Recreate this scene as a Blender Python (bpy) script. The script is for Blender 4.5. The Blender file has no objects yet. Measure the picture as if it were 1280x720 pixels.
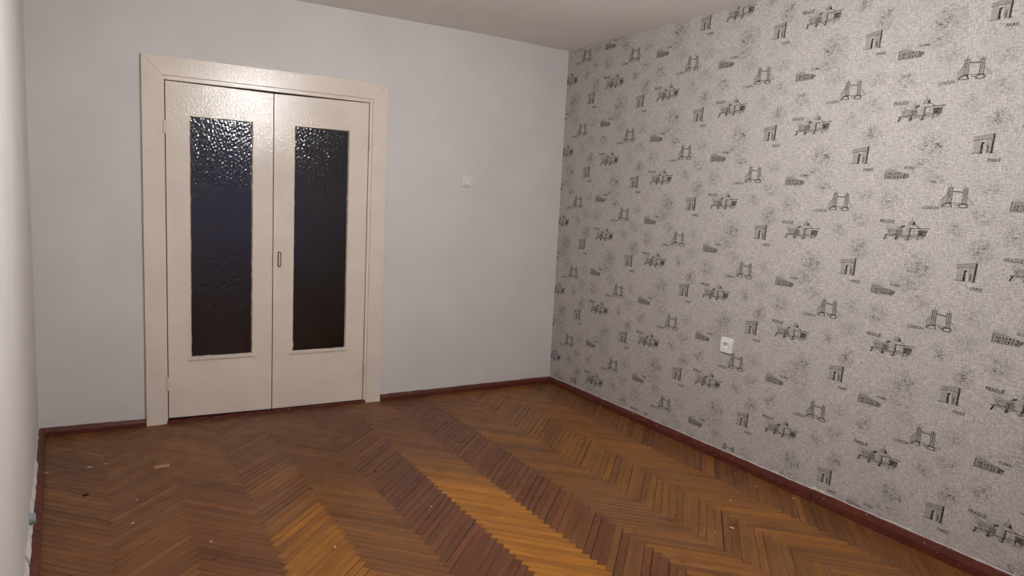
import bpy, bmesh, math, random
from mathutils import Matrix, Vector
random.seed(7)
scene = bpy.context.scene
C = scene.collection

# ------------------------------------------------------------------ camera, world, exposure
CAM = Vector((-3.073, -4.4864, 1.4409))
RT = Vector((0.85987803, -0.5079277, 0.05117843))
UP = Vector((0.02338878, 0.13934365, 0.98996783))
FW = Vector((0.50996347, 0.85005459, -0.13169835))
F_PX = 896.06
cd = bpy.data.cameras.new('camera')
cd.sensor_width = 36.0
cd.lens = F_PX / 1280 * 36
cd.clip_start = 0.02
cam = bpy.data.objects.new('camera', cd)
C.objects.link(cam)
M3 = Matrix((RT, UP, -FW)).transposed()
cam.matrix_world = Matrix.Translation(CAM) @ M3.to_4x4()
scene.camera = cam

w = bpy.data.worlds.new('dusk')
scene.world = w
w.use_nodes = True
bg = w.node_tree.nodes['Background']
bg.inputs['Color'].default_value = (0.10, 0.14, 0.55, 1)   # evening sky outside the window
bg.inputs['Strength'].default_value = 2.3

vs = scene.view_settings
vs.view_transform = 'Standard'
vs.look = 'None'
vs.gamma = 1.0
vs.use_curve_mapping = False
vs.exposure = -0.13

BULB_POS = Vector((-1.745, -2.56, 2.13))
BULB_R = 0.03
BULB_STRENGTH = 2330.0
BULB_COLOR = (1.0, 1.02, 1.045, 1)

# ------------------------------------------------------------------ helpers
def srgb(r, g, b):
    def f(c):
        c /= 255.0
        return c / 12.92 if c <= 0.04045 else ((c + 0.055) / 1.055) ** 2.4
    return (f(r), f(g), f(b), 1)

def mix4(a, b, t):
    return tuple(a[i] + (b[i] - a[i]) * t for i in range(4))

def sm(a, b, x):
    t = max(0.0, min(1.0, (x - a) / (b - a)))
    return t * t * (3 - 2 * t)

def project(p):
    d = Vector(p) - CAM
    z = d.dot(FW)
    if z < 0.05:
        return None
    return (640 + F_PX * d.dot(RT) / z, 360 - F_PX * d.dot(UP) / z)

class Mat:
    """small wrapper for building node materials"""
    def __init__(self, name, rough=0.6, spec=0.4):
        self.m = bpy.data.materials.new(name)
        self.m.use_nodes = True
        self.nt = self.m.node_tree
        self.p = self.nt.nodes['Principled BSDF']
        self.p.inputs['Roughness'].default_value = rough
        self.p.inputs['Specular IOR Level'].default_value = spec
    def n(self, t, **kw):
        nd = self.nt.nodes.new(t)
        for k, v in kw.items():
            setattr(nd, k, v)
        return nd
    def link(self, a, b):
        self.nt.links.new(a, b)
    def val(self, sock, v):
        if hasattr(v, 'is_linked') or hasattr(v, 'links'):
            self.link(v, sock)
        else:
            sock.default_value = v
    def math(self, op, a, b=0.0, c=0.0, clamp=False):
        nd = self.n('ShaderNodeMath', operation=op)
        nd.use_clamp = clamp
        self.val(nd.inputs[0], a); self.val(nd.inputs[1], b)
        if len(nd.inputs) > 2: self.val(nd.inputs[2], c)
        return nd.outputs[0]
    def mix(self, f, a, b, blend='MIX'):
        nd = self.n('ShaderNodeMix', data_type='RGBA', blend_type=blend)
        self.val(nd.inputs[0], f); self.val(nd.inputs[6], a); self.val(nd.inputs[7], b)
        return nd.outputs[2]
    def noise(self, vec, scale, detail=3, rough=0.55, dist=0.0):
        nd = self.n('ShaderNodeTexNoise')
        nd.inputs['Scale'].default_value = scale
        nd.inputs['Detail'].default_value = detail
        nd.inputs['Roughness'].default_value = rough
        nd.inputs['Distortion'].default_value = dist
        if vec is not None: self.link(vec, nd.inputs['Vector'])
        return nd.outputs['Fac']
    def mapping(self, vec, scale=(1, 1, 1), rot=(0, 0, 0)):
        nd = self.n('ShaderNodeMapping')
        nd.inputs['Scale'].default_value = scale
        nd.inputs['Rotation'].default_value = rot
        self.link(vec, nd.inputs['Vector'])
        return nd.outputs[0]
    def rng(self, v, a, b, c=0.0, d=1.0):
        nd = self.n('ShaderNodeMapRange')
        nd.inputs[1].default_value = a; nd.inputs[2].default_value = b
        nd.inputs[3].default_value = c; nd.inputs[4].default_value = d
        self.link(v, nd.inputs[0])
        return nd.outputs[0]
    def bump(self, h, strength, dist):
        nd = self.n('ShaderNodeBump')
        nd.inputs['Strength'].default_value = strength
        nd.inputs['Distance'].default_value = dist
        self.link(h, nd.inputs['Height'])
        self.link(nd.outputs[0], self.p.inputs['Normal'])
        return nd
    def world(self):
        return self.n('ShaderNodeNewGeometry').outputs['Position']
    def color(self, c):
        self.val(self.p.inputs['Base Color'], c)

def mat_paint(name, c1, c2, rough, spec, nscale=6, bscale=140, bstr=0.25, bdist=0.002, brush=None):
    k = Mat(name, rough, spec)
    P = k.world()
    k.color(k.mix(k.rng(k.noise(P, nscale, 4), 0.35, 0.65), c1, c2))
    h = k.noise(P, bscale, 3)
    if brush:
        h2 = k.noise(k.mapping(P, brush), 1.0, 3)
        h = k.math('ADD', h, k.math('MULTIPLY', h2, 1.5))
    k.bump(h, bstr, bdist)
    return k

MAT = {}
MAT['wall_white'] = mat_paint('wall_white', srgb(213, 208, 203), srgb(207, 202, 198), 0.75, 0.25, 2.5, 60, 0.35, 0.003).m
MAT['wall_left'] = mat_paint('wall_left_paper', srgb(211, 204, 199), srgb(205, 199, 195), 0.75, 0.25, 3, 50, 0.4, 0.004).m
MAT['plaster'] = mat_paint('bare_plaster', srgb(225, 222, 216), srgb(205, 200, 192), 0.85, 0.2, 14, 120, 0.5, 0.003).m
MAT['ceiling'] = mat_paint('ceiling_whitewash', srgb(236, 232, 226), srgb(230, 226, 220), 0.85, 0.2, 1.5, 40, 0.2, 0.003).m
MAT['cream'] = mat_paint('cream_gloss_paint', srgb(226, 213, 196), srgb(220, 207, 191), 0.12, 0.45, 5, 115, 0.8, 0.00140).m
MAT['white_plastic'] = mat_paint('white_plastic', srgb(228, 224, 220), srgb(222, 217, 212), 0.35, 0.5, 20, 200, 0.05, 0.001).m
MAT['painted_plastic'] = mat_paint('overpainted_plastic', srgb(219, 214, 209), srgb(213, 208, 203), 0.6, 0.35, 20, 200, 0.15, 0.001).m
MAT['subfloor'] = mat_paint('raw_subfloor', srgb(96, 68, 46), srgb(82, 58, 40), 0.85, 0.2, 12, 100, 0.2, 0.001).m
MAT['hole_shade'] = mat_paint('plaster_hole_dark', srgb(104, 70, 56), srgb(84, 56, 46), 0.9, 0.2, 40, 200, 0.4, 0.002).m  # brown standing in for the shade inside the plaster hole
MAT['nail_hole_shade'] = mat_paint('nail_hole_dark', srgb(74, 48, 36), srgb(54, 36, 28), 0.6, 0.4, 80, 300, 0.3, 0.001).m  # dark colour standing in for the shade of a nail hole
MAT['grey_plastic'] = mat_paint('blue_grey_plastic', srgb(140, 154, 158), srgb(122, 136, 141), 0.5, 0.4, 30, 100, 0.1, 0.001).m
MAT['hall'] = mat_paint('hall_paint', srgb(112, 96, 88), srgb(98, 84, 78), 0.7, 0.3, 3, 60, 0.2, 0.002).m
MAT['chip_wood'] = mat_paint('raw_wood_chip', srgb(186, 146, 112), srgb(158, 116, 84), 0.7, 0.3, 60, 300, 0.3, 0.001).m
MAT['flake'] = mat_paint('paint_flake', srgb(226, 214, 196), srgb(205, 190, 170), 0.6, 0.3, 60, 300, 0.2, 0.001).m
MAT['scorch'] = mat_paint('dark_crumb', srgb(46, 26, 18), srgb(30, 18, 14), 0.8, 0.2, 80, 300, 0.3, 0.001).m
MAT['handle_worn'] = mat_paint('worn_handle', srgb(128, 98, 78), srgb(100, 76, 62), 0.45, 0.4, 80, 300, 0.3, 0.001).m
MAT['metal'] = mat_paint('lamp_metal', srgb(190, 180, 160), srgb(180, 170, 150), 0.35, 0.5, 20, 200, 0.05, 0.001).m

# red-brown floor paint for baseboards and threshold, with chips
k = Mat('red_brown_paint', 0.5, 0.3)
P = k.world()
base = k.mix(k.rng(k.noise(P, 9, 4), 0.3, 0.7), srgb(98, 45, 32), srgb(78, 36, 26))
chip = k.rng(k.noise(P, 75, 4, 0.65), 0.655, 0.69)
k.color(k.mix(chip, base, srgb(205, 180, 160)))
k.bump(k.noise(P, 90, 3), 0.4, 0.002)
MAT['red_brown'] = k.m

# parquet
k = Mat('parquet_wood', 0.36, 0.24)
uv = k.n('ShaderNodeUVMap', uv_map='UVMap').outputs[0]
tone = k.n('ShaderNodeAttribute', attribute_name='tone').outputs['Color']
g1 = k.noise(k.mapping(uv, (9, 260, 1)), 1.0, 5, 0.6, 0.4)
g2 = k.noise(k.mapping(uv, (3, 70, 1)), 1.0, 3, 0.5, 0.8)
g3 = k.noise(k.world(), 5.5, 4, 0.6)
v = k.math('ADD', k.math('MULTIPLY', k.rng(g1, 0.3, 0.7), 0.45), k.math('MULTIPLY', k.rng(g2, 0.3, 0.7), 0.55))
c = k.mix(k.rng(v, 0.05, 0.95, 0.0, 1.0), k.mix(1.0, tone, (0.58, 0.52, 0.48, 1), 'MULTIPLY'), k.mix(1.0, tone, (1.30, 1.30, 1.26, 1), 'MULTIPLY'))
c = k.mix(k.rng(g3, 0.5, 0.74, 0.0, 0.5), c, k.mix(1.0, c, (0.60, 0.52, 0.50, 1), 'MULTIPLY'))
k.color(c)
k.link(k.rng(k.noise(k.world(), 14, 4), 0.3, 0.7, 0.27, 0.46), k.p.inputs['Roughness'])
k.bump(k.math('ADD', g1, k.math('MULTIPLY', k.noise(k.world(), 25, 2), 0.8)), 0.25, 0.0012)
MAT['wood'] = k.m

# wallpaper
STRIP_W, REP = 0.5265, 0.5128
k = Mat('wallpaper_print', 0.7, 0.25)
uv = k.n('ShaderNodeUVMap', uv_map='UVMap').outputs[0]
sep = k.n('ShaderNodeSeparateXYZ'); k.link(uv, sep.inputs[0])
U, V = sep.outputs[0], sep.outputs[1]
mask = None
for (u0, v0, ru, rv, amp) in [(0.456, 0.123, 0.055, 0.06, 1.0), (0.215, 0.03, 0.085, 0.075, 0.95), (0.19, -0.04, 0.11, 0.06, 0.6),
                              (0.455, -0.143, 0.06, 0.045, 0.6), (0.342, -0.309, 0.035, 0.05, 0.7), (0.049, -0.198, 0.07, 0.06, 0.75),
                              (0.352, 0.195, 0.05, 0.04, 0.75), (0.24, 0.40, 0.06, 0.05, 0.7), (0.44, -0.255, 0.07, 0.05, 0.55), (0.10, 0.19, 0.07, 0.04, 0.5)]:
    du = k.math('DIVIDE', k.math('SUBTRACT', U, u0), ru)
    dv = k.math('DIVIDE', k.math('WRAP', k.math('SUBTRACT', V, v0), REP / 2, -REP / 2), rv)
    d = k.math('ADD', k.math('MULTIPLY', du, du), k.math('MULTIPLY', dv, dv))
    m = k.math('MULTIPLY', k.math('SUBTRACT', 1.0, k.math('SQRT', d), clamp=True), amp)
    mask = m if mask is None else k.math('MAXIMUM', mask, m)
rag = k.rng(k.noise(uv, 30, 4, 0.7), 0.36, 0.64, 0.0, 2.0)
scr = k.rng(k.noise(k.mapping(uv, (80, 120, 1)), 1.0, 2, 0.6, 2.0), 0.50, 0.58)
blot = k.math('MULTIPLY', k.math('MULTIPLY', mask, rag), k.math('ADD', k.math('MULTIPLY', scr, 1.1), 0.05))
wv = k.noise(k.mapping(uv, (34, 190, 1)), 1.0, 2, 0.6)
wh = k.noise(k.mapping(uv, (190, 34, 1)), 1.0, 2, 0.6)
sp = k.noise(uv, 125, 4, 0.75)
fine = k.math('ADD', k.math('ADD', k.math('MULTIPLY', k.rng(wv, 0.38, 0.62), 0.3), k.math('MULTIPLY', k.rng(wh, 0.38, 0.62), 0.25)), k.math('MULTIPLY', k.rng(sp, 0.40, 0.62), 0.45))
cloud = k.rng(k.noise(uv, 7, 3), 0.35, 0.65)
c = k.mix(fine, srgb(210, 202, 195), srgb(130, 122, 119))
c = k.mix(k.math('MULTIPLY', cloud, 0.35), c, srgb(164, 157, 155))
c = k.mix(k.math('MULTIPLY', blot, 1.0, clamp=True), c, srgb(80, 72, 70))
k.color(c)
k.bump(fine, 0.25, 0.0006)
MAT['wallpaper'] = k.m

# printed ink of the wallpaper vignettes
k = Mat('printed_ink', 0.7, 0.25)
ink = k.n('ShaderNodeAttribute', attribute_name='ink').outputs['Fac']
P = k.world()
fade = k.rng(k.noise(P, 170, 3, 0.75), 0.34, 0.58, 0.5, 1.3)
t = k.math('MULTIPLY', ink, fade, clamp=True)
k.color(k.mix(t, srgb(172, 164, 158), srgb(36, 30, 30)))
MAT['ink'] = k.m

# figured door glass
k = Mat('figured_glass', 0.09, 0.5)
k.p.inputs['Transmission Weight'].default_value = 1.0
k.p.inputs['IOR'].default_value = 1.5
k.p.inputs['Base Color'].default_value = (0.80, 0.78, 0.78, 1)
P = k.world()
vo = k.n('ShaderNodeTexVoronoi', feature='SMOOTH_F1')
vo.inputs['Scale'].default_value = 1.0
vo.inputs['Randomness'].default_value = 0.45
k.link(k.mapping(P, (62, 1, 48), (0, 0.5, 0)), vo.inputs['Vector'])
hh = k.math('ADD', vo.outputs['Distance'], k.math('MULTIPLY', k.noise(P, 90, 2), 0.35))
k.bump(hh, 0.7, 0.0034)
MAT['door_glass'] = k.m

# window glass
k = Mat('window_glass', 0.03, 0.5)
tr = k.n('ShaderNodeBsdfTransparent')
mx = k.n('ShaderNodeMixShader')
lw = k.n('ShaderNodeFresnel')
k.link(lw.outputs[0], mx.inputs[0])
gl = k.n('ShaderNodeBsdfGlossy'); gl.inputs['Roughness'].default_value = 0.02
k.link(tr.outputs[0], mx.inputs[1]); k.link(gl.outputs[0], mx.inputs[2])
k.link(mx.outputs[0], k.nt.nodes['Material Output'].inputs['Surface'])
MAT['window_glass'] = k.m

k = Mat('lit_bulb', 0.3, 0.3)
k.p.inputs['Base Color'].default_value = (1, 0.95, 0.9, 1)
k.p.inputs['Emission Color'].default_value = BULB_COLOR
k.p.inputs['Emission Strength'].default_value = BULB_STRENGTH
MAT['bulb'] = k.m

def box(bm, x0, x1, y0, y1, z0, z1):
    vs_ = [bm.verts.new(p) for p in ((x0, y0, z0), (x1, y0, z0), (x1, y1, z0), (x0, y1, z0), (x0, y0, z1), (x1, y0, z1), (x1, y1, z1), (x0, y1, z1))]
    for f in ((3, 2, 1, 0), (4, 5, 6, 7), (0, 1, 5, 4), (1, 2, 6, 5), (2, 3, 7, 6), (3, 0, 4, 7)):
        bm.faces.new([vs_[i] for i in f])
    return vs_

def loft(bm, rings, closed_ends=True):
    """rings: list of equal-length vertex loops -> skinned solid"""
    R_ = [[bm.verts.new(p) for p in r] for r in rings]
    n = len(R_[0])
    for a, b in zip(R_, R_[1:]):
        for i in range(n):
            bm.faces.new((a[i], a[(i + 1) % n], b[(i + 1) % n], b[i]))
    if closed_ends:
        bm.faces.new(R_[0][::-1]); bm.faces.new(R_[-1])

def lathe(bm, prof, origin, axis, seg=24):
    """prof: (radius, height) pairs along axis"""
    ax = Vector(axis).normalized()
    t = Vector((0, 0, 1)) if abs(ax.z) < 0.9 else Vector((1, 0, 0))
    e1 = ax.cross(t).normalized(); e2 = ax.cross(e1)
    o = Vector(origin)
    loft(bm, [[o + ax * h + (e1 * math.cos(2 * math.pi * i / seg) + e2 * math.sin(2 * math.pi * i / seg)) * r for i in range(seg)] for r, h in prof])

def obj(name, bm, mat, parent=None, kind=None, label=None, cat=None, group=None, smooth=False, bevel=0.0):
    bmesh.ops.recalc_face_normals(bm, faces=bm.faces)
    me = bpy.data.meshes.new(name)
    bm.to_mesh(me); bm.free()
    if smooth:
        for p in me.polygons: p.use_smooth = True
    me.materials.append(MAT[mat])
    o = bpy.data.objects.new(name, me)
    C.objects.link(o)
    if parent: o.parent = parent
    tag(o, label, cat, group, kind)
    if bevel:
        b = o.modifiers.new('bevel', 'BEVEL'); b.width = bevel; b.segments = 2; b.limit_method = 'ANGLE'
    return o

def tag(o, label=None, cat=None, group=None, kind=None):
    if label: o['label'] = label
    if cat: o['category'] = cat
    if group: o['group'] = group
    if kind: o['kind'] = kind
    return o

def empty(name, loc=(0, 0, 0), **kw):
    o = bpy.data.objects.new(name, None)
    o.location = loc; o.empty_display_size = 0.1
    C.objects.link(o)
    return tag(o, **kw)

def simple_box(name, mat, dims, parent=None, bevel=0.0, **kw):
    bm = bmesh.new(); box(bm, *dims)
    return obj(name, bm, mat, parent, bevel=bevel, **kw)

# ------------------------------------------------------------------ room shell
FRONT = -5.0
H = 2.5
def xl(y):                       # the left wall runs slightly out of square
    return -3.318 - 0.022 * y
S = 'structure'
# back wall with the door opening
DX0, DX1, DZ1 = -2.715, -1.465, 2.01
bm = bmesh.new()
box(bm, -3.5, DX0, 0, 0.14, -0.02, 2.53)
box(bm, DX1, 0.15, 0, 0.14, -0.02, 2.53)
box(bm, DX0, DX1, 0, 0.14, DZ1, 2.53)
obj('wall_back', bm, 'wall_white', kind=S, label='white papered wall with the cream double door')
# right wall (plaster behind the wallpaper)
WR = simple_box('wall_right', 'plaster', (0, 0.15, FRONT - 0.15, 0, -0.02, 2.53), kind=S, label='long wall papered with grey city vignettes')
# left wall: bare plaster, with a paper sheet ending raggedly above the baseboard
bm = bmesh.new()
loft(bm, [[(xl(0), 0, z), (xl(FRONT), FRONT - 0.15, z), (-3.5, FRONT - 0.15, z), (-3.5, 0, z)] for z in (-0.02, 2.53)])
WL = obj('wall_left', bm, 'plaster', kind=S, label='plain pale side wall with bare plaster along its foot')
bm = bmesh.new()
N = 70
rnd = random.Random(3)
front, back = [], []
for i in range(N + 1):
    y = FRONT * i / N
    zb = 0.085 + rnd.uniform(-0.006, 0.006) + 0.008 * math.sin(i * 0.9)
    front.append((bm.verts.new((xl(y) + 0.003, y, zb)), bm.verts.new((xl(y) + 0.0025, y, 2.51))))
    back.append((bm.verts.new((xl(y) - 0.002, y, zb)), bm.verts.new((xl(y) - 0.002, y, 2.51))))
for i in range(N):
    bm.faces.new((front[i][0], front[i + 1][0], front[i + 1][1], front[i][1]))
    bm.faces.new((front[i][0], back[i][0], back[i + 1][0], front[i + 1][0]))
obj('wallpaper_sheet', bm, 'wall_left', WL)
# front wall behind the camera, with the window opening
WX0, WX1, WZ0, WZ1 = -1.92, -1.0, 0.5, 1.98
bm = bmesh.new()
box(bm, -3.5, WX0, FRONT - 0.15, FRONT, -0.02, 2.53)
box(bm, WX1, 0, FRONT - 0.15, FRONT, -0.02, 2.53)
box(bm, WX0, WX1, FRONT - 0.15, FRONT, -0.02, WZ0)
box(bm, WX0, WX1, FRONT - 0.15, FRONT, WZ1, 2.53)
obj('wall_front', bm, 'wall_white', kind=S, label='plain white wall around the evening window')
# ceiling, sagging slightly into the far corner
bm = bmesh.new()
nx, ny = 28, 40
grid = [[None] * (ny + 1) for _ in range(nx + 1)]
for i in range(nx + 1):
    for j in range(ny + 1):
        x = 0.15 - 3.65 * (i / nx) ; y = 0.14 + (FRONT - 0.29) * (j / ny)
        r = math.hypot(x, y)
        grid[i][j] = bm.verts.new((x, y, H - 0.014 * math.exp(-(r / 0.45) ** 2)))
for i in range(nx):
    for j in range(ny):
        bm.faces.new((grid[i][j], grid[i][j + 1], grid[i + 1][j + 1], grid[i + 1][j]))
box(bm, -3.5, 0.15, FRONT - 0.15, 0.14, 2.52, 2.64)
obj('ceiling', bm, 'ceiling', kind=S, label='whitewashed flat ceiling', smooth=False)

# window behind the camera
WN = empty('window_1', ((WX0 + WX1) / 2, FRONT - 0.08, WZ0), kind=S, label='two-sash white window looking on blue dusk')
def wpart(name, mat, x0, x1, y0, y1, z0, z1, par=None):
    l = WN.location
    return simple_box(name, mat, (x0 - l.x, x1 - l.x, y0 - l.y, y1 - l.y, z0 - l.z, z1 - l.z), par or WN)
yf0, yf1 = FRONT - 0.11, FRONT - 0.05
wpart('frame_jamb', 'white_plastic', WX0, WX0 + 0.06, yf0, yf1, WZ0, WZ1)
wpart('frame_jamb', 'white_plastic', WX1 - 0.06, WX1, yf0, yf1, WZ0, WZ1)
wpart('frame_rail', 'white_plastic', WX0 + 0.06, WX1 - 0.06, yf0, yf1, WZ0, WZ0 + 0.06)
wpart('frame_rail', 'white_plastic', WX0 + 0.06, WX1 - 0.06, yf0, yf1, WZ1 - 0.06, WZ1)
mxw = (WX0 + WX1) / 2
wpart('mullion', 'white_plastic', mxw - 0.04, mxw + 0.04, yf0, yf1, WZ0 + 0.06, WZ1 - 0.06)
wpart('pane', 'window_glass', WX0 + 0.06, mxw - 0.04, FRONT - 0.085, FRONT - 0.081, WZ0 + 0.06, WZ1 - 0.06)
wpart('pane', 'window_glass', mxw + 0.04, WX1 - 0.06, FRONT - 0.085, FRONT - 0.081, WZ0 + 0.06, WZ1 - 0.06)
wpart('window_sill', 'white_plastic', WX0 - 0.05, WX1 + 0.05, FRONT - 0.06, FRONT + 0.16, WZ0 - 0.035, WZ0)

# dark hall behind the door
bm = bmesh.new()
hx0, hx1, hy0, hy1 = -3.5, -0.7, 0.14, 1.7
box(bm, hx0, hx1, hy1, hy1 + 0.1, -0.02, 2.53)
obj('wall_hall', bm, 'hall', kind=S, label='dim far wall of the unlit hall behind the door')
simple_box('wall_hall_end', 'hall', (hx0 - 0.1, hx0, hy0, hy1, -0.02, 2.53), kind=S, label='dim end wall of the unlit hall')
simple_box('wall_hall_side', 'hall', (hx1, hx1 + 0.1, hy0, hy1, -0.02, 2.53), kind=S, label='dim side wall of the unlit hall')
simple_box('floor_hall', 'red_brown', (hx0, hx1, hy0, hy1, -0.06, -0.005), kind=S, label='brown painted floor of the hall')
simple_box('ceiling_hall', 'ceiling', (hx0, hx1, hy0, hy1, 2.53, 2.6), kind=S, label='ceiling of the unlit hall')

# ------------------------------------------------------------------ floor: herringbone parquet
FL = simple_box('floor', 'subfloor', (-3.5, 0.15, FRONT - 0.15, 0.14, -0.08, -0.014), kind=S, label='worn varnished oak herringbone parquet floor')
COLW = 0.2770
PL = COLW * math.sqrt(2)
PW = 0.0345
PITCH = PW * math.sqrt(2)
X6 = -1.638            # left tips of column 6
Y6 = -1.778
XA, XB, YA, YB = -3.312, -0.004, FRONT + 0.005, -0.006

def clip_poly(poly):
    def cut(P_, ax, v, keep_less):
        out = []
        for i in range(len(P_)):
            a, b = P_[i], P_[(i + 1) % len(P_)]
            ia = a[ax] <= v if keep_less else a[ax] >= v
            ib = b[ax] <= v if keep_less else b[ax] >= v
            if ia: out.append(a)
            if ia != ib:
                t_ = (v - a[ax]) / (b[ax] - a[ax])
                out.append((a[0] + (b[0] - a[0]) * t_, a[1] + (b[1] - a[1]) * t_))
        return out
    for ax, v_, kl in ((0, XB, True), (0, XA, False), (1, YB, True), (1, YA, False)):
        poly = cut(poly, ax, v_, kl)
        if len(poly) < 3: return []
    return poly

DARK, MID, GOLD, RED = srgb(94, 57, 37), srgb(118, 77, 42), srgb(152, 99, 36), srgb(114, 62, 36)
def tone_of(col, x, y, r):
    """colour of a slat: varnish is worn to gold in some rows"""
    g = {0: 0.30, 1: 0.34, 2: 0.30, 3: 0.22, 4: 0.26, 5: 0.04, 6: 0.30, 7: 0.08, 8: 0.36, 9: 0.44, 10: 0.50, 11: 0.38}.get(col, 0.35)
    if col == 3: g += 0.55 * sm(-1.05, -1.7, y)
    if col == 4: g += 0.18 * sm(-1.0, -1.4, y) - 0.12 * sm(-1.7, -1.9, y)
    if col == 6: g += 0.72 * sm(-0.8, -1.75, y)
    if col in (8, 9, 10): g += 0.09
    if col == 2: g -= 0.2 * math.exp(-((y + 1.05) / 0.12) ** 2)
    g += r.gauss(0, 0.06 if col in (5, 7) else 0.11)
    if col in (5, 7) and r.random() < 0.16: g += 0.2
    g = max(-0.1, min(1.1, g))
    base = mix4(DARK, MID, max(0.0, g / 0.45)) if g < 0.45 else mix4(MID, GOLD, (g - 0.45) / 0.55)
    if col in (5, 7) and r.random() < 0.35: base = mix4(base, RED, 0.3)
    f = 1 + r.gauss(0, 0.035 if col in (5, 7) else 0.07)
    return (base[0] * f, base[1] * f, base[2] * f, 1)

s2 = math.sqrt(0.5)
planks = []
rnd = random.Random(11)
for col in range(-2, 14):
    for j in range(-52, 80):
        # u axis runs right and toward the window, v axis right and toward the door
        if col % 2 == 0:
            n = (col - 6) // 2
            u0, u1, v0, v1 = n * PL + j * PW, n * PL + j * PW + PL, n * PL - j * PW, n * PL - j * PW + PW
        else:
            n = (col - 7) // 2
            u0, u1, v0, v1 = n * PL + PL + j * PW, n * PL + PL + j * PW + PW, n * PL - j * PW, n * PL - j * PW + PL
        g_ = 0.0004 + (rnd.random() ** 5) * 0.0014
        q = [(u0 + g_, v0 + g_), (u1 - g_, v0 + g_), (u1 - g_, v1 - g_), (u0 + g_, v1 - g_)]
        jit = rnd.gauss(0, 0.0006)
        xy = [(X6 + (a + b) * s2 + jit, Y6 + (b - a) * s2) for a, b in q]
        pl = clip_poly(xy)
        if not pl: continue
        ar = 0.5 * abs(sum(pl[i][0] * pl[(i + 1) % len(pl)][1] - pl[(i + 1) % len(pl)][0] * pl[i][1] for i in range(len(pl))))
        if ar < 0.0003: continue
        cx = sum(p[0] for p in pl) / len(pl); cy = sum(p[1] for p in pl) / len(pl)
        # visible area in the photograph's frame
        pp = [project((p[0], p[1], 0)) for p in pl]
        area = 0
        if all(pp):
            ins = [1 for p in pp if 48 < p[0] < 1280 and 470 < p[1] < 720]
            a2 = 0.5 * abs(sum(pp[i][0] * pp[(i + 1) % len(pp)][1] - pp[(i + 1) % len(pp)][0] * pp[i][1] for i in range(len(pp))))
            area = a2 * len(ins) / len(pp)
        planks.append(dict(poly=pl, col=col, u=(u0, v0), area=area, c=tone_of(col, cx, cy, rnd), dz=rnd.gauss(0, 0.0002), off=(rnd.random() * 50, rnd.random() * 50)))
planks.sort(key=lambda p: -p['area'])

def plank_geo(bm, pk, uvl, tl):
    P_ = pk['poly']
    n = len(P_)
    cx = sum(p[0] for p in P_) / n; cy = sum(p[1] for p in P_) / n
    ch = 0.0005
    def inset(p):
        d = math.hypot(p[0] - cx, p[1] - cy)
        t_ = max(0.0, 1 - ch * 1.6 / max(d, 0.004))
        # inset across both plank directions
        a, b = (p[0] - cx - (p[1] - cy)) * s2, (p[0] - cx + (p[1] - cy)) * s2
        a -= math.copysign(min(ch, abs(a)), a); b -= math.copysign(min(ch, abs(b)), b)
        return (cx + (a + b) * s2, cy + (b - a) * s2)
    zt = pk['dz']
    lo = [bm.verts.new((p[0], p[1], -0.0145)) for p in P_]
    mi = [bm.verts.new((p[0], p[1], zt - 0.0005)) for p in P_]
    tp = [bm.verts.new((*inset(p), zt)) for p in P_]
    fs = [bm.faces.new(tp)]
    for i in range(n):
        k2 = (i + 1) % n
        fs.append(bm.faces.new((mi[i], mi[k2], tp[k2], tp[i])))
        fs.append(bm.faces.new((lo[i], lo[k2], mi[k2], mi[i])))
    for f in fs:
        for l in f.loops:
            x, y = l.vert.co.x - X6, l.vert.co.y - Y6
            a, b = (x - y) * s2, (x + y) * s2
            if pk['col'] % 2: a, b = b, a
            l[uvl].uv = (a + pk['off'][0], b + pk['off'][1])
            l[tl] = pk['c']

def new_plank_bm():
    bm = bmesh.new()
    return bm, bm.loops.layers.uv.new('UVMap'), bm.loops.layers.float_color.new('tone')
for pk in planks[:300]:
    bm, a_, b_ = new_plank_bm(); plank_geo(bm, pk, a_, b_)
    obj('parquet_slat', bm, 'wood', FL)
bm, a_, b_ = new_plank_bm()
for pk in planks[300:]: plank_geo(bm, pk, a_, b_)
obj('parquet_slats', bm, 'wood', FL, kind='stuff')

# ------------------------------------------------------------------ baseboards
def board(parent, p0, p1, nrm, thick, h0, h1, rough, seed, name='board'):
    """a baseboard length from p0 to p1 on the floor, nrm = direction into the room"""
    r = random.Random(seed)
    p0, p1, nrm = Vector((*p0, 0)), Vector((*p1, 0)), Vector((*nrm, 0))
    L = (p1 - p0).length
    n = max(2, int(L / 0.035))
    rings = []
    for i in range(n + 1):
        t_ = i / n
        o = p0.lerp(p1, t_)
        h = h0 + (h1 - h0) * t_ + r.uniform(-rough, rough)
        tk = thick + r.uniform(-0.0012, 0.0012)
        rings.append([o + Vector((0, 0, -0.004)), o + nrm * tk + Vector((0, 0, -0.004)), o + nrm * tk + Vector((0, 0, h * 0.55)), o + nrm * (tk * 0.55) + Vector((0, 0, h * 0.95)), o + Vector((0, 0, h))])
    bm = bmesh.new(); loft(bm, rings)
    return obj(name, bm, 'red_brown', parent)
BB = empty('baseboard_back', kind=S, label='chipped red-brown baseboard either side of the door')
board(BB, (-3.312, 0.001), (-2.797, 0.001), (0, -1), 0.022, 0.049, 0.041, 0.0012, 1)
board(BB, (-1.383, 0.001), (-0.001, 0.001), (0, -1), 0.022, 0.041, 0.045, 0.0024, 2)
BR = empty('baseboard_right', kind=S, label='red-brown baseboard under the wallpaper')
board(BR, (0.001, -0.002), (0.001, -2.36), (-1, 0), 0.016, 0.047, 0.060, 0.0016, 3)
board(BR, (0.001, -2.362), (0.001, FRONT + 0.003), (-1, 0), 0.015, 0.063, 0.067, 0.0014, 4)
BL = empty('baseboard_left', kind=S, label='broken red-brown baseboard standing off the bare plaster')
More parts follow.
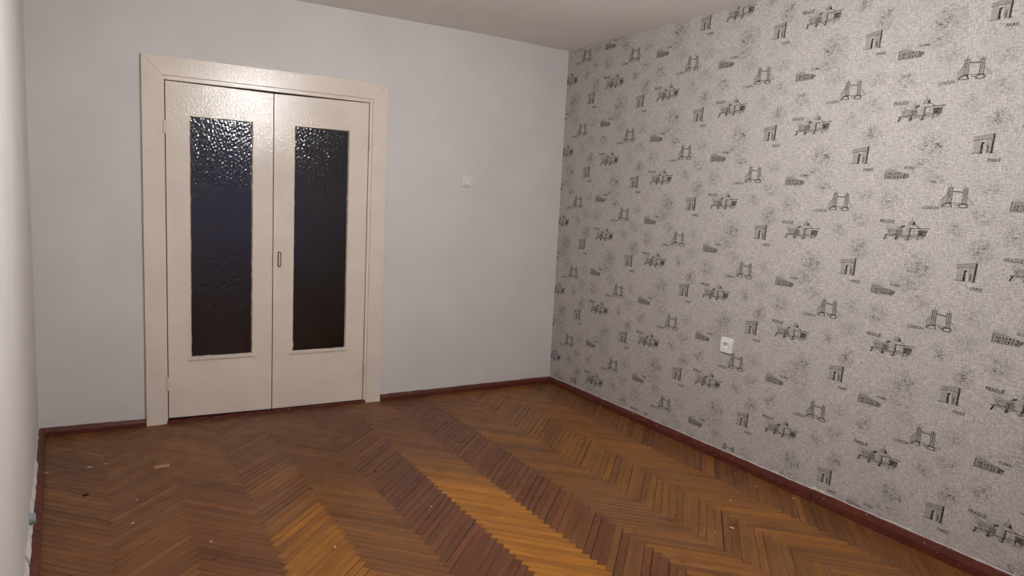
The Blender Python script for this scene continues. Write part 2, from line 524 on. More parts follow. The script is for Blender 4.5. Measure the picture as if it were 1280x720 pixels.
sl = Vector((0.022, -1)).normalized(); nl = Vector((1, 0.022)).normalized()
board(BL, (xl(-0.02) + 0.001, -0.023), (xl(-0.54) + 0.001, -0.54), nl, 0.034, 0.050, 0.048, 0.001, 5)
board(BL, (xl(-0.54) + 0.001, -0.542), (xl(-1.35) + 0.001, -1.35), nl, 0.038, 0.043, 0.046, 0.003, 6)
board(BL, (xl(-1.35) + 0.001, -1.352), (xl(FRONT) + 0.001, FRONT + 0.003), nl, 0.040, 0.046, 0.046, 0.003, 7)
BF = empty('baseboard_front', kind=S, label='red-brown baseboard below the window')
board(BF, (-3.16, FRONT - 0.001), (-0.02, FRONT - 0.001), (0, 1), 0.018, 0.05, 0.05, 0.0015, 8)
# ragged plaster fillet between the left wall and the broken baseboard
bm = bmesh.new(); rnd = random.Random(9); rings = []
for i in range(121):
    y = -0.03 + (FRONT + 0.04) * i / 120
    wf = (0.006 if y > -0.54 else 0.013) + rnd.uniform(-0.002, 0.002)
    rings.append([(xl(y) - 0.002, y, 0.03), (xl(y) + wf, y, 0.03), (xl(y) + wf, y, 0.050 + rnd.uniform(-0.001, 0.002)), (xl(y) + 0.003, y, 0.082), (xl(y) - 0.002, y, 0.09)])
ya, yb = -1.585, -1.617
def fil(y, wf): return [(xl(y) - 0.002, y, 0.03), (xl(y) + wf, y, 0.03), (xl(y) + wf, y, 0.051), (xl(y) + 0.003, y, 0.082), (xl(y) - 0.002, y, 0.09)]
loft(bm, [r_ for r_ in rings if r_[0][1] > ya + 0.004] + [fil(ya, 0.014)])
loft(bm, [fil(yb, 0.012)] + [r_ for r_ in rings if r_[0][1] < yb - 0.004])
obj('plaster_fillet', bm, 'plaster', WL)
# hole in the left wall's plaster, its inner shade painted as a brown block
bm = bmesh.new()
yc = -1.60
rings = []
for i, (dz, hw) in enumerate([(-0.010, 0.004), (-0.004, 0.014), (0.004, 0.016), (0.009, 0.006)]):
    x0 = xl(yc)
    rings.append([(x0 - 0.004, yc - hw, 0.071 + dz), (x0 + 0.0012, yc - hw, 0.071 + dz + 0.003), (x0 + 0.0012, yc + hw, 0.071 + dz), (x0 - 0.004, yc + hw, 0.071 + dz)])
loft(bm, rings)
obj('hole_shade_block', bm, 'hole_shade', WL)

# ------------------------------------------------------------------ double door
D = empty('door_1', (-2.09, 0, 0), kind=S, label='cream double door with two tall dark figured-glass panes')
def dl(v): return Vector(v) - D.location
def dbox(name, mat, dims, parent, bevel=0.0, **kw):
    o = D.location
    x0, x1, y0, y1, z0, z1 = dims
    return simple_box(name, mat, (x0 - o.x, x1 - o.x, y0, y1, z0, z1), parent, bevel, **kw)
# mitred casing boards
CO = (-2.795, -1.387, 2.0854); CI = (-2.692, -1.486, 1.982)
CY0, CY1 = -0.020, 0.002
def casing(quad):
    bm = bmesh.new()
    loft(bm, [[(x + 2.09, CY1, z) for x, z in quad], [(x + 2.09, CY0, z) for x, z in quad]])
    return obj('casing_board', bm, 'cream', D, bevel=0.0025)
casing([(CO[0], -0.002), (CI[0], 0.0), (CI[0], CI[2]), (CO[0], CO[2])])
cr = casing([(CI[1], -0.002), (CO[1], -0.004), (CO[1], CO[2]), (CI[1], CI[2])])
casing([(CO[0], CO[2]), (CI[0], CI[2]), (CI[1], CI[2]), (CO[1], CO[2])])
bm = bmesh.new(); lathe(bm, [(0.003, 0.0), (0.003, 0.001)], dl((-1.474, CY0 + 0.0002, 0.083)), (0, -1, 0), 10)
obj('nail_hole_disc', bm, 'nail_hole_shade', cr)  # flat disc on the casing, the hole's darkness put into its colour
# frame (jambs and head) set just behind the casing face
JX0, JX1, JZ = -2.6805, -1.507, 1.9585
dbox('door_frame_jamb', 'cream', (DX0, JX0 - 0.0015, -0.010, 0.10, 0.0, DZ1), D, 0.002)
dbox('door_frame_jamb', 'cream', (JX1 + 0.003, DX1, -0.010, 0.10, 0.0, DZ1), D, 0.002)
dbox('door_frame_head', 'cream', (JX0 - 0.0015, JX1 + 0.003, -0.010, 0.10, JZ + 0.001, DZ1), D, 0.002)
dbox('gap_dark_strip', 'red_brown', (JX0 - 0.002, JX1 + 0.003, 0.037, 0.055, 0.0, 0.03), D)  # added strip behind the leaves to make the gap below them dark
bm = bmesh.new()
rr = random.Random(5); rings = []
for i in range(37):
    x = CI[0] + 0.006 + (CI[1] - CI[0] - 0.012) * i / 36 + 2.09
    h = 0.016 + rr.uniform(-0.002, 0.003); yf = -0.022 + rr.uniform(-0.003, 0.003)
    rings.append([(x, 0.12, -0.004), (x, yf, -0.004), (x, yf + 0.002, h), (x, 0.12, h)])
loft(bm, rings)
obj('threshold', bm, 'red_brown', D, label='red-brown threshold strip speckled with chipped paint')

FY = -0.006          # front face of leaves
def leaf(x0, x1, z0a, z0b, z1a, z1b, gx0, gx1, gz0, gz1, hinge_x, hinges, seed):
    L = bpy.data.objects.new('door_leaf', None)
    # leaf panel as one mesh with an opening
    bm = bmesh.new()
    o = -D.location.x
    out = [(x0, z0a), (x1, z0b), (x1, z1b), (x0, z1a)]
    inn = [(gx0, gz0), (gx1, gz0), (gx1, gz1), (gx0, gz1)]
    def ring(lst, y): return [bm.verts.new((x + o, y, z)) for x, z in lst]
    of, of2, inf = ring(out, FY), ring(out, 0.034), ring(inn, FY)
    inb = ring(inn, 0.034)
    for i in range(4):
        j = (i + 1) % 4
        bm.faces.new((of[i], of[j], inf[j], inf[i]))
        bm.faces.new((of2[i], of2[j], inb[j], inb[i]))
        bm.faces.new((of[i], of[j], of2[j], of2[i]))
        bm.faces.new((inf[i], inf[j], inb[j], inb[i]))
    L = obj('door_leaf', bm, 'cream', D, bevel=0.002)
    # glass
    dbox('glass_pane', 'door_glass', (gx0 - 0.0, gx1 + 0.0, 0.010, 0.014, gz0, gz1), L)
    # glazing beads with uneven, over-painted inner edges
    r = random.Random(seed)
    def bead(a, b, inward, w_, proud):
        a, b, inward = Vector((a[0] + o, 0, a[1])), Vector((b[0] + o, 0, b[1])), Vector((inward[0], 0, inward[1]))
        n = max(4, int((b - a).length / 0.022))
        rings = []
        for i in range(n + 1):
            p = a.lerp(b, i / n)
            e = w_ + max(0.0, r.gauss(0, 0.0016))
            rings.append([p - inward * 0.004 + Vector((0, FY + 0.001, 0)), p - inward * 0.003 + Vector((0, FY - proud, 0)),
                          p + inward * (e * 0.35) + Vector((0, FY - proud, 0)), p + inward * e + Vector((0, 0.0095, 0)), p - inward * 0.0005 + Vector((0, 0.0100, 0))])
        bm = bmesh.new(); loft(bm, rings)
        obj('glazing_bead', bm, 'cream', L, smooth=False)
    bead((gx0, gz0), (gx0, gz1), (1, 0), 0.008, 0.0015)
    bead((gx1, gz0), (gx1, gz1), (-1, 0), 0.006, 0.0015)
    bead((gx0, gz1), (gx1, gz1), (0, -1), 0.005, 0.0015)
    bead((gx0 - 0.012, gz0), (gx1 + 0.012, gz0), (0, 1), 0.006, 0.008)
    bm = bmesh.new(); box(bm, gx0 - 0.016 + o, gx1 + 0.014 + o, FY - 0.007, FY + 0.002, gz0 - 0.014, gz0 + 0.001)
    obj('sill_bead', bm, 'cream', L, bevel=0.003)
    for za, zb in hinges:
        bm = bmesh.new()
        mid = (za + zb) / 2
        lathe(bm, [(0.003, 0), (0.0068, 0.004), (0.0068, mid - za - 0.001), (0.0050, mid - za), (0.0068, mid - za + 0.001), (0.0068, zb - za - 0.004), (0.003, zb - za)], (hinge_x + o, FY - 0.008, za), (0, 0, 1), 14)
        obj('hinge', bm, 'cream', L, smooth=False)
    return L
leaf(JX0 + 0.0035, -2.0965, 0.031, 0.022, 1.9555, 1.9485, -2.558, -2.210, 0.381, 1.776, -2.6845, [(0.198, 0.280), (1.665, 1.742)], 21)
LR = leaf(-2.0915, JX1 - 0.001, 0.022, 0.020, 1.9485, 1.9555, -1.973, -1.628, 0.377, 1.774, -1.4985, [(0.175, 0.252), (1.662, 1.767)], 22)
# narrow pull on the right leaf
bm = bmesh.new()
hx, hz0, hz1 = -2.0555 + 2.09, 0.915, 1.012
def oval(w2, h2, y, n=28):
    zc = (hz0 + hz1) / 2; hh_ = h2 - w2
    pts = []
    for i in range(n):
        a = 2 * math.pi * i / n
        pts.append((hx + w2 * math.cos(a), y, zc + math.copysign(hh_, math.sin(a)) + w2 * math.sin(a)))
    return pts
h2 = (hz1 - hz0) / 2
loft(bm, [oval(0.0105, h2, FY + 0.001), oval(0.0105, h2, FY - 0.006), oval(0.0085, h2 - 0.002, FY - 0.008), oval(0.0055, h2 - 0.006, FY - 0.008), oval(0.0050, h2 - 0.007, FY - 0.002)])
HD = obj('handle', bm, 'handle_worn', LR, label='narrow worn brown pull')
bm = bmesh.new(); loft(bm, [oval(0.0042, h2 - 0.008, FY - 0.001), oval(0.0036, h2 - 0.009, FY - 0.0065)])
obj('handle_grip', bm, 'cream', LR)

# ------------------------------------------------------------------ wallpaper: strips and printed vignettes
class Ink:
    def __init__(self, seed):
        self.bm = bmesh.new()
        self.l = self.bm.faces.layers.float.new('ink')
        self.k = 0
        self.r = random.Random(seed)
    def face(self, pts, tone):
        self.k += 1
        x = -0.000004 * self.k          # later strokes lie over earlier ones
        vs_ = [self.bm.verts.new((x, -u, v_)) for u, v_ in pts]
        f = self.bm.faces.new(vs_); f[self.l] = tone * 0.7 if tone < 0.5 else min(1.0, 0.35 + (tone - 0.5) * 1.75)
    def line(self, a, b, t_=0.002, tone=0.8):
        d = Vector((b[0] - a[0], b[1] - a[1])); n = Vector((-d.y, d.x)).normalized() * (t_ / 2)
        self.face([(a[0] + n.x, a[1] + n.y), (b[0] + n.x, b[1] + n.y), (b[0] - n.x, b[1] - n.y), (a[0] - n.x, a[1] - n.y)], tone)
    def path(self, pts, t_=0.002, tone=0.8):
        for a, b in zip(pts, pts[1:]): self.line(a, b, t_, tone)
    def arc(self, c_, rx, ry, a0, a1, t_=0.002, tone=0.8, n=8):
        self.path([(c_[0] + rx * math.cos(math.radians(a0 + (a1 - a0) * i / n)), c_[1] + ry * math.sin(math.radians(a0 + (a1 - a0) * i / n))) for i in range(n + 1)], t_, tone)
    def rect(self, u0, u1, v0, v1, tone): self.face([(u0, v0), (u1, v0), (u1, v1), (u0, v1)], tone)
    def hatch(self, u0, u1, v0, v1, n, lo=0.25, hi=0.6, vert=False):
        for _ in range(n):
            u, v_ = self.r.uniform(u0, u1), self.r.uniform(v0, v1); L_ = self.r.uniform(0.004, 0.011)
            d = (0.001, L_) if vert else (L_, self.r.uniform(-0.001, 0.0015))
            self.line((u, v_), (u + d[0], v_ + d[1]), self.r.uniform(0.001, 0.0024), self.r.uniform(lo, hi))
    def text(self, s, u, v_, wd, ht, tone=0.85):
        cu = bpy.data.curves.new('lettering', 'FONT')
        cu.body = s; cu.shear = 0.18; cu.resolution_u = 3; cu.offset = 0.022
        o = bpy.data.objects.new('lettering', cu); C.objects.link(o)
        bpy.context.view_layer.update()
        dg = bpy.context.evaluated_depsgraph_get()
        me = bpy.data.meshes.new_from_object(o.evaluated_get(dg))
        xs = [p.co.x for p in me.vertices]; ys = [p.co.y for p in me.vertices]
        x0, x1, y0, y1 = min(xs), max(xs), min(ys), max(ys)
        self.k += 1
        vs_ = [self.bm.verts.new((-0.000004 * self.k, -(u + (p.co.x - x0) / (x1 - x0) * wd), v_ + (p.co.y - y0) / (y1 - y0) * ht)) for p in me.vertices]
        for p in me.polygons:
            f = self.bm.faces.new([vs_[i] for i in p.vertices]); f[self.l] = tone
        bpy.data.objects.remove(o); bpy.data.curves.remove(cu); bpy.data.meshes.remove(me)

def draw_arch():
    k = Ink(1)
    k.face([(-0.004, 0.05), (0.074, 0.056), (0.075, 0.076), (0.030, 0.069), (-0.004, 0.064)], 0.42)
    k.rect(0.0, 0.023, 0.0, 0.05, 0.22); k.rect(0.045, 0.066, 0.0, 0.055, 0.28)
    k.face([(0.023, 0), (0.034, 0), (0.034, 0.034), (0.040, 0.042), (0.032, 0.046), (0.025, 0.040)], 0.9)
    k.face([(0.063, 0), (0.072, 0), (0.076, 0.076), (0.068, 0.075)], 0.95)
    k.line((-0.006, 0.050), (0.070, 0.056), 0.003, 0.7); k.line((-0.004, 0.064), (0.076, 0.077), 0.0025, 0.65)
    k.line((0.030, 0.07), (0.030, 0.052), 0.002, 0.5)
    k.rect(0.050, 0.0575, 0.002, 0.030, 0.72); k.line((0.047, 0.0), (0.047, 0.05), 0.0016, 0.7)
    k.line((0.045, 0.034), (0.064, 0.036), 0.0018, 0.6)
    k.arc((0.0115, 0.025), 0.005, 0.009, 0, 180, 0.0016, 0.6); k.line((0.0065, 0), (0.0065, 0.025), 0.0018, 0.6); k.line((0.0165, 0), (0.0165, 0.025), 0.0018, 0.6)
    k.line((0.0, 0.0), (0.0, 0.05), 0.0018, 0.55)
    k.line((-0.01, 0.0), (0.036, -0.001), 0.003, 0.75); k.line((0.058, -0.001), (0.079, 0.0), 0.0028, 0.85)
    k.hatch(0.0, 0.06, 0.053, 0.066, 26, 0.3, 0.7); k.hatch(0.0, 0.06, 0.036, 0.046, 8, 0.3, 0.6)
    for u, v_, L_ in ((0.0, -0.016, 0.026), (-0.012, -0.03, 0.03), (0.0, -0.036, 0.022), (-0.02, -0.021, 0.012)): k.line((u, v_), (u + L_, v_ + 0.001), 0.0018, 0.4)
    k.text('PARIS', 0.057, -0.036, 0.049, 0.0145, 0.9)
    return k.bm
def draw_arena():
    k = Ink(2)
    k.face([(0.0, 0.0), (0.06, -0.002), (0.104, 0.002), (0.112, 0.010), (0.111, 0.021), (0.085, 0.026), (0.062, 0.031), (0.045, 0.04), (0.022, 0.044), (0.004, 0.036)], 0.42)
    k.arc((0.03, 0.034), 0.026, 0.014, 10, 170, 0.0022, 0.5); k.line((0.0, 0.0), (0.004, 0.037), 0.0035, 0.85); k.line((0.110, 0.006), (0.1115, 0.021), 0.003, 0.8)
    k.path([(0.0, 0.001), (0.06, -0.001), (0.104, 0.003)], 0.003, 0.8)
    k.path([(0.002, 0.016), (0.055, 0.012), (0.111, 0.013)], 0.0026, 0.7); k.path([(0.004, 0.031), (0.04, 0.029), (0.085, 0.026)], 0.0022, 0.6)
    for i in range(8):
        u = 0.009 + i * 0.0125 + k.r.uniform(-0.0015, 0.0015); ww = k.r.uniform(0.005, 0.0085)
        k.rect(u, u + ww, 0.0035, 0.0105, k.r.choice((0.7, 0.85, 0.95)))
        if i < 7: k.rect(u + 0.003, u + 0.003 + ww, 0.0175, 0.0245, k.r.choice((0.75, 0.9, 1.0)))
        if i < 3: k.rect(u, u + 0.0045, 0.033, 0.038, 0.6)
    k.face([(0.088, 0.004), (0.106, 0.006), (0.110, 0.019), (0.092, 0.022)], 0.7)
    k.hatch(0.02, 0.05, 0.046, 0.058, 9, 0.25, 0.5); k.hatch(0.0, 0.1, 0.0, 0.03, 16, 0.3, 0.6)
    k.hatch(0.0, 0.09, -0.012, -0.004, 5, 0.2, 0.35)
    k.text('ROMA', 0.086, 0.041, 0.048, 0.0125, 0.8)
    return k.bm
def draw_bridge():
    k = Ink(3)
    k.face([(0.0, 0.004), (0.025, 0.008), (0.026, 0.054), (0.002, 0.026)], 0.26)
    for u0, u1, top in ((0.025, 0.043, 0.076), (0.086, 0.103, 0.072)):
        k.rect(u0, u1, 0.012, top, 0.42)
        k.line((u0, 0.01), (u0, top + 0.004), 0.0026, 0.8); k.line((u1, 0.01), (u1, top + 0.005), 0.0026, 0.85)
        um = (u0 + u1) / 2
        k.line((um, 0.03), (um, top + 0.012), 0.0035, 0.7)
        k.line((u0, top), (u1, top - 0.001), 0.0026, 0.75)
        for v_ in (0.022, 0.036, 0.048, 0.060): k.line((u0, v_), (u1, v_), 0.0018, 0.65)
        k.hatch(u0, u1 - 0.004, 0.02, top, 12, 0.4, 0.8, True)
    k.line((0.034, 0.076), (0.0345, 0.094), 0.0024, 0.7); k.line((0.020, 0.056), (0.020, 0.076), 0.002, 0.45); k.line((0.080, 0.05), (0.080, 0.072), 0.002, 0.5)
    k.line((0.043, 0.0625), (0.086, 0.0595), 0.0042, 0.82); k.line((0.043, 0.057), (0.086, 0.055), 0.0014, 0.5)
    k.line((0.03, 0.016), (0.105, 0.012), 0.003, 0.75)
    k.line((-0.001, 0.022), (0.026, 0.056), 0.0028, 0.75); k.line((0.003, 0.016), (0.026, 0.046), 0.0016, 0.5)
    for i in range(5): k.line((0.004 + i * 0.004, 0.006), (0.004 + i * 0.004, 0.024 + i * 0.005), 0.0012, 0.45)
    k.line((-0.006, 0.006), (0.028, 0.014), 0.002, 0.6)
    k.line((0.103, 0.044), (0.131, 0.012), 0.0024, 0.65); k.line((0.103, 0.034), (0.124, 0.012), 0.0015, 0.5); k.line((0.103, 0.012), (0.136, 0.009), 0.0026, 0.6)
    k.line((0.004, -0.002), (0.021, 0.011), 0.0055, 0.85); k.line((0.021, 0.012), (0.042, 0.012), 0.005, 0.85); k.line((0.040, 0.013), (0.047, -0.003), 0.005, 0.9)
    k.line((0.004, -0.002), (0.048, -0.003), 0.003, 0.75)
    k.arc((0.092, 0.003), 0.018, 0.008, 0, 360, 0.005, 0.85, 14); k.line((0.055, 0.008), (0.08, 0.004), 0.004, 0.7)
    k.line((0.06, -0.004), (0.11, -0.006), 0.0022, 0.5)
    for u, v_, L_ in ((0.0, -0.016, 0.05), (-0.01, -0.024, 0.03), (0.07, -0.017, 0.04), (0.05, -0.03, 0.03)): k.line((u, v_), (u + L_, v_ + 0.001), 0.0014, 0.28)
    k.text('LONDON', -0.074, -0.0165, 0.071, 0.0145, 0.9)
    return k.bm
def draw_town():
    k = Ink(4)
    k.face([(0.006, 0.054), (0.05, 0.046), (0.086, 0.056), (0.088, 0.034), (0.06, 0.018), (0.022, 0.022)], 0.38)
    k.face([(0.05, 0.046), (0.078, 0.05), (0.08, 0.03), (0.058, 0.022)], 0.65); k.face([(0.070, 0.052), (0.092, 0.062), (0.090, 0.068), (0.074, 0.064)], 0.9)
    k.line((0.0, 0.064), (0.05, 0.048), 0.0022, 0.7); k.line((0.05, 0.048), (0.074, 0.06), 0.0022, 0.6)
    k.face([(0.092, 0.03), (0.116, 0.026), (0.116, 0.066), (0.094, 0.060)], 0.2)
    # bridge band with arches
    k.path([(0.0, 0.022), (0.05, 0.024), (0.11, 0.022), (0.185, 0.030)], 0.0045, 0.7)
    k.line((0.002, 0.0), (0.012, 0.022), 0.008, 0.8)
    k.arc((0.034, 0.004), 0.018, 0.014, 0, 180, 0.0028, 0.7); k.arc((0.083, 0.002), 0.020, 0.016, 0, 180, 0.003, 0.75); k.arc((0.136, 0.004), 0.017, 0.014, 0, 180, 0.0026, 0.65); k.arc((0.172, 0.012), 0.012, 0.010, 0, 180, 0.002, 0.5)
    k.line((0.055, 0.002), (0.062, 0.02), 0.009, 0.82); k.line((0.108, 0.002), (0.113, 0.022), 0.009, 0.75); k.line((0.153, 0.006), (0.156, 0.02), 0.006, 0.55)
    # dome
    pts = [(0.121 + 0.017 * math.cos(math.radians(a)), 0.072 + 0.020 * math.sin(math.radians(a))) for a in range(0, 181, 20)]
    k.face(pts, 0.5)
    k.face([(0.124, 0.072)] + [(0.121 + 0.017 * math.cos(math.radians(a)), 0.072 + 0.020 * math.sin(math.radians(a))) for a in (0, 20, 40, 60)], 0.85)
    k.line((0.121, 0.09), (0.1215, 0.104), 0.0022, 0.7); k.line((0.102, 0.072), (0.142, 0.070), 0.0022, 0.65)
    k.line((0.142, 0.070), (0.162, 0.056), 0.003, 0.8); k.line((0.095, 0.062), (0.112, 0.072), 0.0016, 0.45)
    k.line((0.115, 0.056), (0.203, 0.060), 0.0034, 0.88); k.line((0.150, 0.049), (0.193, 0.051), 0.0028, 0.85)
    k.rect(0.113, 0.120, 0.018, 0.056, 0.85); k.line((0.136, 0.024), (0.136, 0.054), 0.003, 0.5); k.line((0.128, 0.03), (0.146, 0.031), 0.002, 0.5)
    k.face([(0.152, 0.026), (0.186, 0.024), (0.192, 0.046), (0.154, 0.050)], 0.62)
    k.face([(0.160, 0.032), (0.176, 0.030), (0.178, 0.042), (0.162, 0.044)], 0.95); k.rect(0.153, 0.157, 0.022, 0.05, 0.9)
    k.hatch(0.01, 0.08, 0.024, 0.05, 46, 0.45, 0.95); k.hatch(0.15, 0.188, 0.02, 0.05, 24, 0.5, 1.0); k.hatch(0.1, 0.15, 0.01, 0.05, 24, 0.4, 0.8)
    k.hatch(0.05, 0.075, 0.004, 0.03, 14, 0.5, 0.95, True); k.hatch(0.105, 0.12, 0.002, 0.03, 12, 0.5, 0.9, True); k.hatch(0.15, 0.18, 0.008, 0.03, 12, 0.4, 0.8)
    k.arc((0.172, 0.038), 0.014, 0.011, 200, 380, 0.003, 0.9); k.line((0.152, 0.049), (0.190, 0.044), 0.004, 0.95)
    for u, v_, L_ in ((0.04, -0.014, 0.06), (0.06, -0.024, 0.04), (0.02, -0.03, 0.03), (0.09, -0.03, 0.02), (0.05, -0.04, 0.03)): k.line((u, v_), (u + L_, v_ + 0.001), 0.0018, 0.36)
    k.text('PRAGUE', -0.027, 0.073, 0.071, 0.0165, 0.85)
    return k.bm

SC = 0.991
def ink_mesh(name, bm):
    bmesh.ops.scale(bm, vec=(1, SC, SC), verts=bm.verts)
    me = bpy.data.meshes.new(name); bm.to_mesh(me); bm.free()
    me.materials.append(MAT['ink']); return me
MOTIF = [('printed_arch', ink_mesh('printed_arch', draw_arch()), -0.069, 0.0),
         ('printed_arena', ink_mesh('printed_arena', draw_arena()), -0.432, -0.1035),
         ('printed_bridge', ink_mesh('printed_bridge', draw_bridge()), -0.172, -0.2145),
         ('printed_townscape', ink_mesh('printed_townscape', draw_town()), -0.402, -0.372)]
ZC = {-4: 2.13, -3: 2.32, -2: 2.20, -1: 2.084, 0: 2.2048, 1: 2.1684, 2: 2.2915, 3: 2.4194, 4: 2.0267, 5: 2.0904}
ZB_MIN = 0.07
for kk, zc in ZC.items():
    sP = 2.9745 - kk * STRIP_W            # right foot of the arch
    s0, s1 = max(0.0005, sP - 0.445), min(-FRONT - 0.001, sP - 0.445 + STRIP_W - 0.0004)
    if s1 - s0 < 0.02: continue
    r = random.Random(100 + kk)
    bm = bmesh.new(); uvl = bm.loops.layers.uv.new('UVMap')
    xf = -0.0010 - 0.00015 * (kk % 2)
    n = max(3, int((s1 - s0) / 0.022))
    bot, bot2 = [], []
    for i in range(n + 1):
        s_ = s0 + (s1 - s0) * i / n
        zb = 0.0515 + (0.013 * s_ / 2.36 if s_ < 2.36 else 0.016 + 0.002 * (s_ - 2.36)) + abs(r.gauss(0, 0.0028)) + (0.007 if r.random() < 0.10 else 0)
        bot.append(bm.verts.new((xf, -s_, zb))); bot2.append(bm.verts.new((0.0005, -s_, zb)))
    ta, tb = bm.verts.new((xf, -s0, 2.502)), bm.verts.new((xf, -s1, 2.502))
    ta2, tb2 = bm.verts.new((0.0005, -s0, 2.502)), bm.verts.new((0.0005, -s1, 2.502))
    bm.faces.new(bot + [tb, ta])
    for i in range(n): bm.faces.new((bot[i], bot2[i], bot2[i + 1], bot[i + 1]))
    bm.faces.new((bot[0], ta, ta2, bot2[0])); bm.faces.new((bot[-1], bot2[-1], tb2, tb))
    for f in bm.faces:
        for l in f.loops: l[uvl].uv = (-l.vert.co.y - (sP - 0.445), l.vert.co.z - zc)
    bmesh.ops.triangulate(bm, faces=[f for f in bm.faces if len(f.verts) > 4])
    ST = obj('wallpaper_strip', bm, 'wallpaper', WR)
    for nm, me, du, dv in MOTIF:
        for j in range(-1, 6):
            s_, z_ = sP + du, zc + dv - j * REP
            vv = [p.co for p in me.vertices]
            lo = (s_ + min(-p.y for p in vv), z_ + min(p.z for p in vv)); hi = (s_ + max(-p.y for p in vv), z_ + max(p.z for p in vv))
            if hi[0] < 0.004 or lo[0] > -FRONT - 0.01 or hi[1] < ZB_MIN + 0.006 or lo[1] > H - 0.006: continue
            m_ = me
            if lo[0] < 0.002 or hi[0] > -FRONT - 0.005 or lo[1] < ZB_MIN or hi[1] > H - 0.001:
                b2 = bmesh.new(); b2.from_mesh(me)
                def cut(co, no): bmesh.ops.bisect_plane(b2, geom=b2.verts[:] + b2.edges[:] + b2.faces[:], plane_co=co, plane_no=no, clear_outer=True)
                cut((0, s_ - 0.002, 0), (0, 1, 0)); cut((0, s_ + FRONT + 0.005, 0), (0, -1, 0))
                cut((0, 0, ZB_MIN - z_), (0, 0, -1)); cut((0, 0, H - 0.001 - z_), (0, 0, 1))
                if not b2.faces: b2.free(); continue
                m_ = bpy.data.meshes.new(nm); b2.to_mesh(m_); b2.free(); m_.materials.append(MAT['ink'])
            o = bpy.data.objects.new(nm, m_); C.objects.link(o); o.parent = ST
            o.location = (xf - 0.0003, -s_, z_)

# ------------------------------------------------------------------ fittings
# switch on the back wall
SW = empty('wall_switch', (-0.796, 0, 1.503), label='small overpainted white light switch on the plain back wall', cat='switch')
bm = bmesh.new(); box(bm, -0.037, 0.037, -0.012, 0.001, -0.037, 0.037)
obj('switch_plate', bm, 'painted_plastic', SW, bevel=0.004)
bm = bmesh.new()
loft(bm, [[(-0.022, -0.011, -0.026), (0.024, -0.011, -0.026), (0.024, -0.011, 0.022), (-0.022, -0.011, 0.022)], [(-0.020, -0.022, -0.024), (0.022, -0.022, -0.024), (0.022, -0.014, 0.020), (-0.020, -0.014, 0.020)]])
obj('rocker', bm, 'painted_plastic', SW, bevel=0.002)
# socket outlet on the papered wall
OU = empty('socket_outlet', (0, -1.736, 0.657), label='white square power socket on the city-print wallpaper', cat='socket')
bm = bmesh.new()
def sq(h_, x, seg=6, rad=0.012):
    pts = []
    for cxs, czs, a0 in ((1, 1, 0), (-1, 1, 90), (-1, -1, 180), (1, -1, 270)):
        for i in range(seg + 1):
            a = math.radians(a0 + 90 * i / seg)
            pts.append((x, cxs * (h_ - rad) + rad * math.cos(a), czs * (h_ - rad) + rad * math.sin(a)))
    return pts
def circ_as_sq(r_, x, n=28):
    pts = []
    for i in range(n):
        a = math.radians(i * 360 / n + 0.0)
        pts.append((x, r_ * math.cos(a), r_ * math.sin(a)))
    return pts
def ringat(r_, x):                 # circle points facing the plate's own outline points
    return [(x, r_ * math.cos(math.atan2(p[2], p[1])), r_ * math.sin(math.atan2(p[2], p[1]))) for p in sq(0.043, x)]
loft(bm, [sq(0.043, 0.0), sq(0.043, -0.010), sq(0.040, -0.013), ringat(0.0235, -0.013), ringat(0.0235, -0.016), ringat(0.0205, -0.016), ringat(0.0205, -0.010)], False)
obj('socket_plate', bm, 'white_plastic', OU)
bm = bmesh.new()
loft(bm, [ringat(0.0206, -0.011), ringat(0.0198, -0.0025), ringat(0.001, -0.002)], False)
obj('socket_well', bm, 'white_plastic', OU)
for dy in (-0.0095, 0.0095):
    bm = bmesh.new()
    cs = [[(x, dy + r_ * math.cos(2 * math.pi * q_ / 14), r_ * math.sin(2 * math.pi * q_ / 14)) for q_ in range(14)] for r_, x in ((0.0045, -0.001), (0.0045, -0.006), (0.0028, -0.006), (0.0028, -0.002))]
    loft(bm, cs, False)
    obj('contact_sleeve', bm, 'metal', OU)
bm = bmesh.new(); box(bm, -0.011, -0.002, -0.003, 0.003, 0.0165, 0.0195)
obj('earth_clip', bm, 'metal', OU)
# conduit stub low on the left wall
yS, zS = -1.30, 0.092
bm = bmesh.new()
lathe(bm, [(0.032, -0.004), (0.030, 0.003), (0.023, 0.009), (0.020, 0.016), (0.0215, 0.024), (0.019, 0.025), (0.017, 0.020), (0.002, 0.019)], (0, 0, 0), (1, 0.022, 0), 24)
CS = obj('conduit_stub', bm, 'grey_plastic', label='blue-grey plastic conduit stub low on the bare plaster of the plain side wall', cat='conduit', smooth=True)
CS.location = (xl(yS), yS, zS)

# ------------------------------------------------------------------ scraps on the floor
def scrap(name, mat, x, y, L_, W_, T_, rot, label, cat, group=None, seed=0):
    r = random.Random(seed)
    bm = bmesh.new()
    n = 7
    rings = []
    for i in range(n + 1):
        t_ = i / n
        ww = W_ * (0.55 + 0.45 * math.sin(math.pi * min(max(t_, 0.08), 0.92))) * r.uniform(0.85, 1.1)
        tt = T_ * r.uniform(0.8, 1.1); u = (t_ - 0.5) * L_; off = r.uniform(-0.1, 0.1) * W_
        rings.append([(u, -ww / 2 + off, 0), (u, ww / 2 + off, 0), (u, ww * 0.36 + off, tt), (u, -ww * 0.36 + off, tt)])
    loft(bm, rings)
    o = obj(name, bm, mat, label=label, cat=cat, group=group)
    o.location = (x, y, 0.0003); o.rotation_euler = (0, 0, math.radians(rot))
    return o
scrap('wood_chip', 'chip_wood', -2.771, -0.697, 0.066, 0.016, 0.011, 4, 'long pale wood splinter lying on the parquet before the door', 'splinter', seed=1)
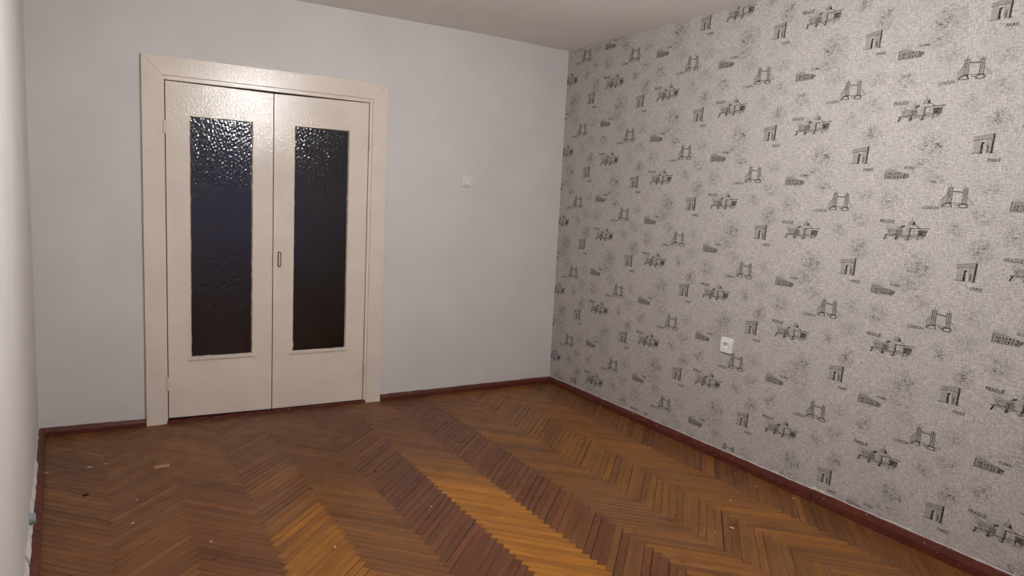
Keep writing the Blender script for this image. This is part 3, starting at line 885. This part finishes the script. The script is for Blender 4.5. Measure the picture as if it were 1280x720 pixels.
scrap('wood_chip', 'chip_wood', -3.262, -0.575, 0.030, 0.014, 0.008, -40, 'short curled wood shaving against the broken baseboard', 'splinter', seed=2)
scrap('dark_crumb', 'scorch', -3.100, -0.913, 0.024, 0.020, 0.004, 20, 'dark brown crumb stuck on the parquet near the plain side wall', 'crumb', seed=3)
FLK = [(-0.606, -2.401, 0.022, 0.008, -65), (-0.384, -2.188, 0.010, 0.008, 0), (-0.713, -2.402, 0.009, 0.007, 30), (-2.932, -1.289, 0.012, 0.010, 10), (-2.904, -1.055, 0.010, 0.007, 40),
       (-3.082, -0.563, 0.022, 0.008, 5), (-3.013, -0.548, 0.018, 0.008, 0), (-2.243, -1.833, 0.013, 0.008, 60), (-1.741, -1.648, 0.009, 0.008, 0), (-2.67, -1.584, 0.010, 0.008, 0),
       (-0.118, -2.117, 0.014, 0.006, 80), (-0.09, -1.95, 0.012, 0.006, 85), (-0.06, -2.30, 0.012, 0.007, 70)]
for i, (x, y, L_, W_, rot) in enumerate(FLK):
    lb = 'tiny pale paint flake dropped in the open on the parquet'
    if i == 0: lb = 'long thin white paint sliver lying across a slat near the papered wall'
    if i in (5, 6): lb = 'flat elongated pale paint scrap in the parquet corner left of the door'
    if i >= 10: lb = 'small pale paint fleck beside the baseboard under the wallpaper'
    scrap('paint_flake', 'flake', x, y, L_, W_, 0.002, rot, lb, 'paint flake', 'paint flakes on the parquet', 10 + i)

# ------------------------------------------------------------------ pendant lamp (just above the frame)
LP = empty('pendant_lamp_offscreen', (BULB_POS.x, BULB_POS.y, H), label='bare lit bulb hanging on a short cord from the ceiling', cat='lamp')
zb = BULB_POS.z - H
bm = bmesh.new(); lathe(bm, [(0.045, 0.0), (0.043, -0.012), (0.02, -0.03), (0.004, -0.034)], (0, 0, 0.0), (0, 0, 1), 24)
obj('ceiling_rose', bm, 'white_plastic', LP, smooth=True)
bm = bmesh.new(); lathe(bm, [(0.003, -0.03), (0.003, zb + 0.10)], (0, 0, 0), (0, 0, 1), 10)
obj('cord', bm, 'white_plastic', LP, smooth=True)
bm = bmesh.new(); lathe(bm, [(0.006, zb + 0.105), (0.018, zb + 0.095), (0.019, zb + 0.05), (0.016, zb + 0.045)], (0, 0, 0), (0, 0, 1), 20)
obj('lamp_socket', bm, 'metal', LP, smooth=True)
bm = bmesh.new()
prof = [(0.013, 0.05), (0.014, 0.040), (0.020, 0.028)] + [(BULB_R * math.cos(a), BULB_R * math.sin(a)) for a in [math.radians(d) for d in range(35, -86, -12)]] + [(0.001, -BULB_R)]
lathe(bm, [(r_, h_ + zb) for r_, h_ in prof], (0, 0, 0), (0, 0, 1), 24)
obj('bulb_offscreen', bm, 'bulb', LP, smooth=True)
